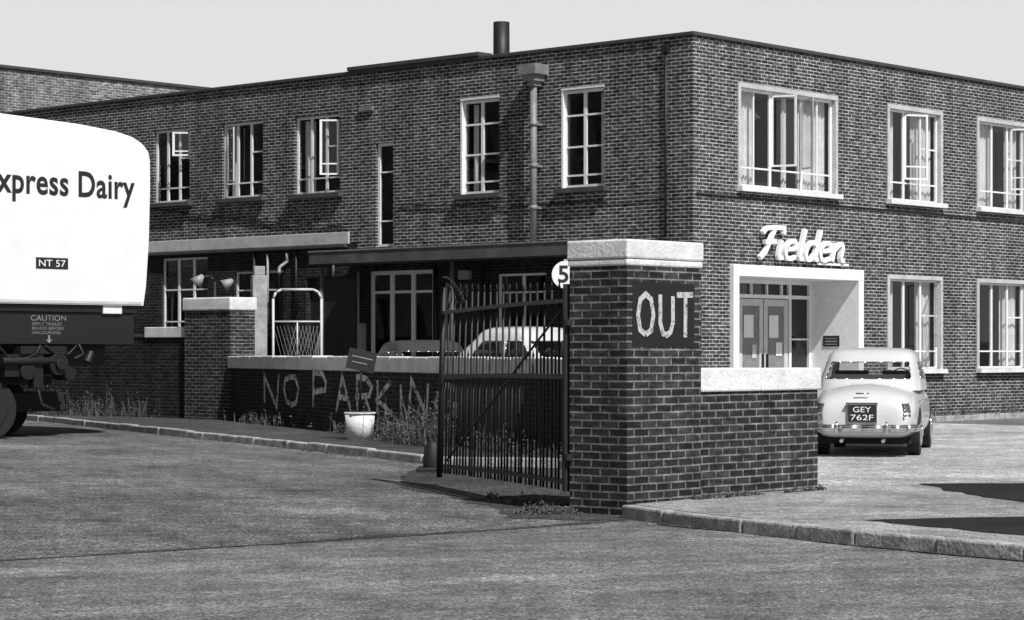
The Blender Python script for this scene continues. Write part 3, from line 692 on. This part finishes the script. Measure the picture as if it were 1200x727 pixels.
# ------------------------------------------------------------------ cars
def car(name, loc, yaw, paint, L=4.6, W=1.66, Hh=1.5, plate=None):
    root = empty(name, loc, yaw)
    st = [(-.5,.42,.60,.62),(-.496,.35,.70,.73),(-.482,.29,.80,.81),(-.45,.26,.885,.875),(-.40,.25,.94,.915),(-.33,.24,.985,.95),(-.24,.23,1.01,.97),(-.1,.23,1.0,.985),(.05,.23,1.0,1.),
          (.2,.23,.99,.98),(.33,.24,.95,.93),(.42,.27,.88,.87),(.475,.34,.80,.77),(.492,.40,.72,.66),(.5,.46,.64,.5)]
    hw = W/2; k = Hh/1.5
    bm = bmesh.new(); rings = []
    for f, zb, zt, w in st:
        w *= hw; zb *= k; zt *= k; h = zt-zb
        half = [(w*.55,zb),(w*.88,zb+.03*h),(w*.985,zb+.2*h),(w,zb+.48*h),(w*.975,zb+.70*h),(w*.89,zb+.87*h),(w*.72,zb+.95*h),(w*.40,zt+.015)]
        ring = [(0,zb)]+half+[(0,zt+.035)]+[(-y,z) for y,z in reversed(half)]
        rings.append([bm.verts.new((f*L,y,z)) for y,z in ring])
    for a, b in zip(rings[:-1], rings[1:]):
        for i in range(len(a)):
            j = (i+1)%len(a); bm.faces.new((a[i],a[j],b[j],b[i]))
    bm.faces.new(rings[0]); bm.faces.new(list(reversed(rings[-1])))
    bmesh.ops.recalc_face_normals(bm, faces=bm.faces)
    me = bpy.data.meshes.new('body'); bm.to_mesh(me); bm.free(); me.materials.append(M[paint])
    ob = bpy.data.objects.new('body_shell', me); scene.collection.objects.link(ob)
    s = ob.modifiers.new('s','SUBSURF'); s.levels = 2; s.render_levels = 2
    wr = .33*k; wx = (-.27*L, .31*L); cut = []
    for x in wx:
        for sg in (-1,1):
            c = MB(); c.cyl((x,sg*(hw-.26),wr),(x,sg*(hw+.2),wr),wr*1.14,n=32); cob = c.build('tmp_cut',['tyre']); cut.append(cob)
            bo = ob.modifiers.new('b','BOOLEAN'); bo.object = cob; bo.operation = 'DIFFERENCE'; bo.solver = 'EXACT'
    bpy.context.view_layer.update(); dg = bpy.context.evaluated_depsgraph_get()
    me2 = bpy.data.meshes.new_from_object(ob.evaluated_get(dg)); ob.modifiers.clear(); ob.data = me2
    me2.materials.clear(); me2.materials.append(M[paint])
    for p in me2.polygons: p.use_smooth = True; p.material_index = 0
    for c in cut: bpy.data.objects.remove(c)
    ob.parent = root
    base = [(-1.50,0),(-1.485,.28),(-1.43,.50),(-1.34,.66),(-1.18,.745),(-.92,.775),(-.86,.78),(-.06,.795),(.02,.795),(.66,.765),(.72,.76),(.88,.68),(1.0,.45),(1.06,.22),(1.08,0)]
    gl = [1,1,1,0,0,0,1,0,1,0,0,1,1,1]
    ring = base+[(x,-y) for x,y in reversed(base[1:-1])]
    glf = gl+list(reversed(gl)); sx = L/4.6
    def lev(t, z, sc=1.):
        out = []
        for x, y in ring:
            xx = x+t*(.56*(-x)/1.42 if x < 0 else -.62*x/1.08); yy = y*(1-.125*t)
            cx = -.12; out.append(((cx+(xx-cx)*sc)*sx, yy*sc*hw/.83, z*k))
        return out
    levels = [lev(-.12,.90), lev(0,.99), lev(.15,1.06), lev(.40,1.14), lev(.65,1.22), lev(.86,1.295), lev(.99,1.35), lev(1.10,1.405,.985), lev(1.18,1.45,.93), lev(1.2,1.48,.80), lev(1.2,1.495,.55), lev(1.2,1.5,.25)]
    mb = MB(); n = len(ring)
    for li, (A, Bq) in enumerate(zip(levels[:-1], levels[1:])):
        for i in range(n):
            j = (i+1)%n; mb.quad([A[i],A[j],Bq[j],Bq[i]], 1 if (glf[i] and 2 <= li < 5) else 0, True)
    mb.quad(levels[-1], 0, True)
    o = mb.build('cabin', [paint,'glass'], root)
    bm = bmesh.new(); bm.from_mesh(o.data); bmesh.ops.remove_doubles(bm, verts=bm.verts, dist=.0005); bmesh.ops.recalc_face_normals(bm, faces=bm.faces); bm.to_mesh(o.data); bm.free()
    mb = MB()
    mb.box(-1.35*sx,.95*sx,-.62*hw/.83,.62*hw/.83,.80*k,.985*k)
    for y in (-.36,.36): mb.box(-.02,.16,y-.25,y+.25,.9*k,1.17*k)
    mb.box(-1.0,-.85,-.58*hw/.83,.58*hw/.83,.9*k,1.12*k)
    mb.tube([(.62,-.36+.17*math.cos(t),1.04*k+.17*math.sin(t)) for t in [i*math.pi/6 for i in range(13)]], .012, 6)
    mb.build('seats', ['cabin'], root, bevel=.03)
    mb = MB()
    for rng in ((0,3),(6,7),(8,9),(11,14)):
        for sg in (1,-1):
            lo = levels[2]; hi = levels[5]
            for a in range(rng[0], rng[1]):
                ia = a if sg == 1 else (n-a)%n; ib = a+1 if sg == 1 else (n-a-1)%n
                mb.cyl(lo[ia],lo[ib],.008,n=5); mb.cyl(hi[ia],hi[ib],.008,n=5)
            for a in ((rng[1],) if rng[0] == 0 else ((rng[0],) if rng[1] == 14 else rng)):
                ia = a if sg == 1 else (n-a)%n
                for q in range(2,5): mb.cyl(levels[q][ia],levels[q+1][ia],.008,n=5)
    def bumper(x, s):
        pts = [(x+s*-.55, hw*.98),(x+s*-.2, hw*.93),(x-.05*s, hw*.78),(x+.03*s, hw*.45),(x+.05*s,0)]
        pts = pts+[(a,-b) for a,b in reversed(pts[:-1])]
        for dz, r in ((0,.034),(.03,.024),(-.03,.024)):
            mb.tube([(a,b,.40*k+dz) for a,b in pts], r, 8)
        for y in (.36,-.36): mb.cyl((x+.07*s,y,.33*k),(x+.07*s,y,.49*k),.026,.02,8)
    bumper(-L/2-.04,-1); bumper(L/2+.04,1)
    mb.cyl((-L/2+.05,-.10,.87*k),(-L/2+.05,.10,.87*k),.012,n=8)
    for y in (.30,-.30): mb.cyl((-L/2-.06,y,.24),(-L/2+.3,y,.25),.025,n=10)
    for sg in (1,-1): mb.tube([(f*L, sg*(w*hw*.978), (zb+.68*(zt2-zb))*k) for f,zb,zt2,w in st[5:12]], .007, 5)
    mb.build('brightwork', ['chrome'], root)
    mb = MB()
    for sg in (1,-1):
        for dz, r in ((.0,.035),(.04,.045),(.10,.045),(.15,.035),(.19,.02)):
            mb.cyl((-L/2+.03+dz*.25,sg*hw*.70,(.53+dz)*k),(-L/2+.18,sg*hw*.80,(.53+dz)*k),r*.8,r,12)
        mb.cyl((L/2-.14,sg*hw*.6,.66*k),(L/2+.02,sg*hw*.58,.66*k),.10,.09,16,1)
    mb.build('lamps', ['lamp','chrome'], root)
    mb = MB()
    for x in wx:
        for sg in (-1,1):
            mb.cyl((x,sg*(hw-.22),wr),(x,sg*(hw-.04),wr),wr,wr,32); mb.cyl((x,sg*(hw-.04),wr),(x,sg*(hw-.02),wr),wr*.62,wr*.55,24,1); mb.cyl((x,sg*(hw-.02),wr),(x,sg*(hw+.0),wr),wr*.3,wr*.2,16,1)
    mb.box(-.34*L,.36*L,-hw*.82,hw*.82,.17,.30,0)
    mb.build('wheels', ['tyre','chrome'], root, bevel=.015)
    if plate:
        e = bpy.data.objects.new('number_plate_mount', None); scene.collection.objects.link(e); e.parent = root
        e.location = (-L/2-.02,0,.04); e.rotation_euler = (0,0,-math.pi/2)
        mb = MB(); mb.box(-.20,.20,-.02,.03,.48,.72); o = mb.build('number_plate', ['ink'], e, bevel=.005)
        mb = MB(); mb.box(-.215,.215,-.015,.08,.465,.735); mb.box(-.23,.23,-.05,.08,.735,.76); mb.build('plate_surround', ['chrome'], e, bevel=.005)
        o.location = (0,-.012,0)
        text('plate_line_1', plate[0], -.13,.13,.62,.70,-.036,'letter',e); text('plate_line_2', plate[1], -.165,.165,.505,.585,-.036,'letter',e)
    return root
car('parked_car', (5.63,35.75,.008), math.atan2(.973,.232), 'carW', 4.7, 1.62, 1.60, ('GEY','762F'))
car('parked_car', (.38,37.8,.2), math.atan2(-.66,.75), 'carW', 4.3, 1.66, 1.76)
car('parked_car', (-1.60,42.2,.2), math.atan2(-.93,.368), 'carD', 4.3, 1.58, 1.56)

# ------------------------------------------------------------------ weeds
def weeds(name, path, n, h0, h1, spread, z=.1, leafy=.5, thr=.35):
    mb = MB(); made = 0
    while made < n:
        k = random.random()*(len(path)-1); i = int(k); t = k-i
        a = path[i]; b = path[i+1]
        x = a[0]+(b[0]-a[0])*t+random.gauss(0,spread); y = a[1]+(b[1]-a[1])*t+random.gauss(0,spread)
        clump = .5+.28*math.sin(x*3.1+y*2.3)+.22*math.sin(y*5.7-x*4.1)
        made += 1
        if clump < thr: continue
        h = random.uniform(h0,h1)*clump; an = random.random()*6.28; ln = random.uniform(0,.6)*h
        dx, dy = math.cos(an), math.sin(an); w = random.uniform(.004,.010)
        m = 0 if random.random() < .75 else 1
        p1 = (x+dx*ln*.4,y+dy*ln*.4,z+h*.6); p2 = (x+dx*ln,y+dy*ln,z+h)
        mb.quad([(x-dy*w,y+dx*w,z),(x+dy*w,y-dx*w,z),(p1[0]+dy*w*.8,p1[1]-dx*w*.8,p1[2]),(p1[0]-dy*w*.8,p1[1]+dx*w*.8,p1[2])], m)
        mb.quad([(p1[0]-dy*w*.8,p1[1]+dx*w*.8,p1[2]),(p1[0]+dy*w*.8,p1[1]-dx*w*.8,p1[2]),p2], m)
        if random.random() < leafy:
            for q in range(5):
                u = random.uniform(.15,1); c = Vector((x+dx*ln*u,y+dy*ln*u,z+h*u)); d = Vector((random.gauss(0,1),random.gauss(0,1),random.gauss(0,.5))).normalized()
                e = d.orthogonal().normalized(); s = random.uniform(.012,.032)
                mb.quad([c,c+d*s+e*s*.5,c+d*s*2,c+d*s-e*s*.5], m)
    return mb.build(name, ['leaf','straw'])
def wallpt(k, off): return (-5.95+.368*k-.93*off, 48.7-.93*k-.368*off)
weeds('weeds', [wallpt(.5,.2),wallpt(5,.2),wallpt(9.5,.2)], 350, .1,.4,.08, thr=.55)
weeds('weeds', [wallpt(11.2,.25),wallpt(12.8,.4),wallpt(14.4,.4)], 1100, .3,1.0,.2, leafy=.7, thr=.3)
weeds('weeds', [wallpt(15,.2),wallpt(19,.4)], 600, .1,.5,.15)
weeds('weeds', [(-12,54.3),(-9.6,52),(-7.6,50.2)], 700, .15,.9,.22, leafy=.6, thr=.45)
weeds('weeds', [(.15,21.9),(.55,22.1),(.3,22.9),(-.2,24.5)], 700, .03,.12,.08, 0.)
weeds('weeds', [(1.15,21.6),(1.9,22.35),(3.2,23.8)], 300, .02,.07,.02, .12, thr=.5)
weeds('weeds', [loc2w(7,-.5),loc2w(20,-.6),loc2w(30,-.5)], 1500, .1,.4,.3, .06)
weeds('weeds', [loc2w(7.4,-6.8),loc2w(20,-6.8),loc2w(30,-6.8)], 1500, .03,.12,.25, .10, thr=.2)
weeds('weeds', [(-7.7,45.1),(-4.35,38.1),(-1.3,31.7)], 120, .02,.06,.03, .0, thr=.6)

# ------------------------------------------------------------------ light, sky, camera
sh = Vector((.31*-.673+.951*.74, .31*-.740+.951*-.673)).normalized(); EL = R(50)
S = Vector((sh.x*math.cos(EL), sh.y*math.cos(EL), math.sin(EL))).normalized()
sun = bpy.data.lights.new('sun','SUN'); sun.energy = 5.; sun.angle = R(.5); sun.color = (1,.995,.985)
so = bpy.data.objects.new('sun', sun); scene.collection.objects.link(so); so.rotation_euler = S.to_track_quat('Z','Y').to_euler(); so.location = (20,-30,40)
w = bpy.data.worlds.new('World'); scene.world = w; w.use_nodes = True; nt = w.node_tree
bg = nt.nodes['Background']; sk = nt.nodes.new('ShaderNodeTexSky'); sk.sky_type = 'NISHITA'; sk.sun_disc = False
sk.sun_elevation = EL; sk.sun_rotation = math.atan2(sh.x, sh.y); sk.dust_density = 2.; sk.air_density = 1.
bw = nt.nodes.new('ShaderNodeRGBToBW'); nt.links.new(sk.outputs[0], bw.inputs[0])
# white summer haze low over the horizon
tc = nt.nodes.new('ShaderNodeTexCoord'); sp = nt.nodes.new('ShaderNodeSeparateXYZ'); nt.links.new(tc.outputs['Generated'], sp.inputs[0])
hz = MR(nt, sp.outputs['Z'], .155, .26, 1, 0)
mx = nt.nodes.new('ShaderNodeMix'); mx.data_type = 'FLOAT'
nt.links.new(hz, mx.inputs[0]); nt.links.new(MUL(nt, bw.outputs[0], .4), mx.inputs[2]); mx.inputs[3].default_value = 7.6
nt.links.new(mx.outputs[0], bg.inputs['Color'])
bg.inputs['Strength'].default_value = .10
cam = bpy.data.cameras.new('camera'); cam.sensor_width = 36; cam.lens = 81.06; cam.shift_y = 48.5/1200; cam.clip_end = 3000; cam.clip_start = .1
co = bpy.data.objects.new('camera', cam); scene.collection.objects.link(co); co.location = (0,0,1.55); co.rotation_euler = (R(90),0,0)
scene.camera = co
scene.view_settings.view_transform = 'Standard'; scene.view_settings.look = 'None'; scene.view_settings.exposure = 0
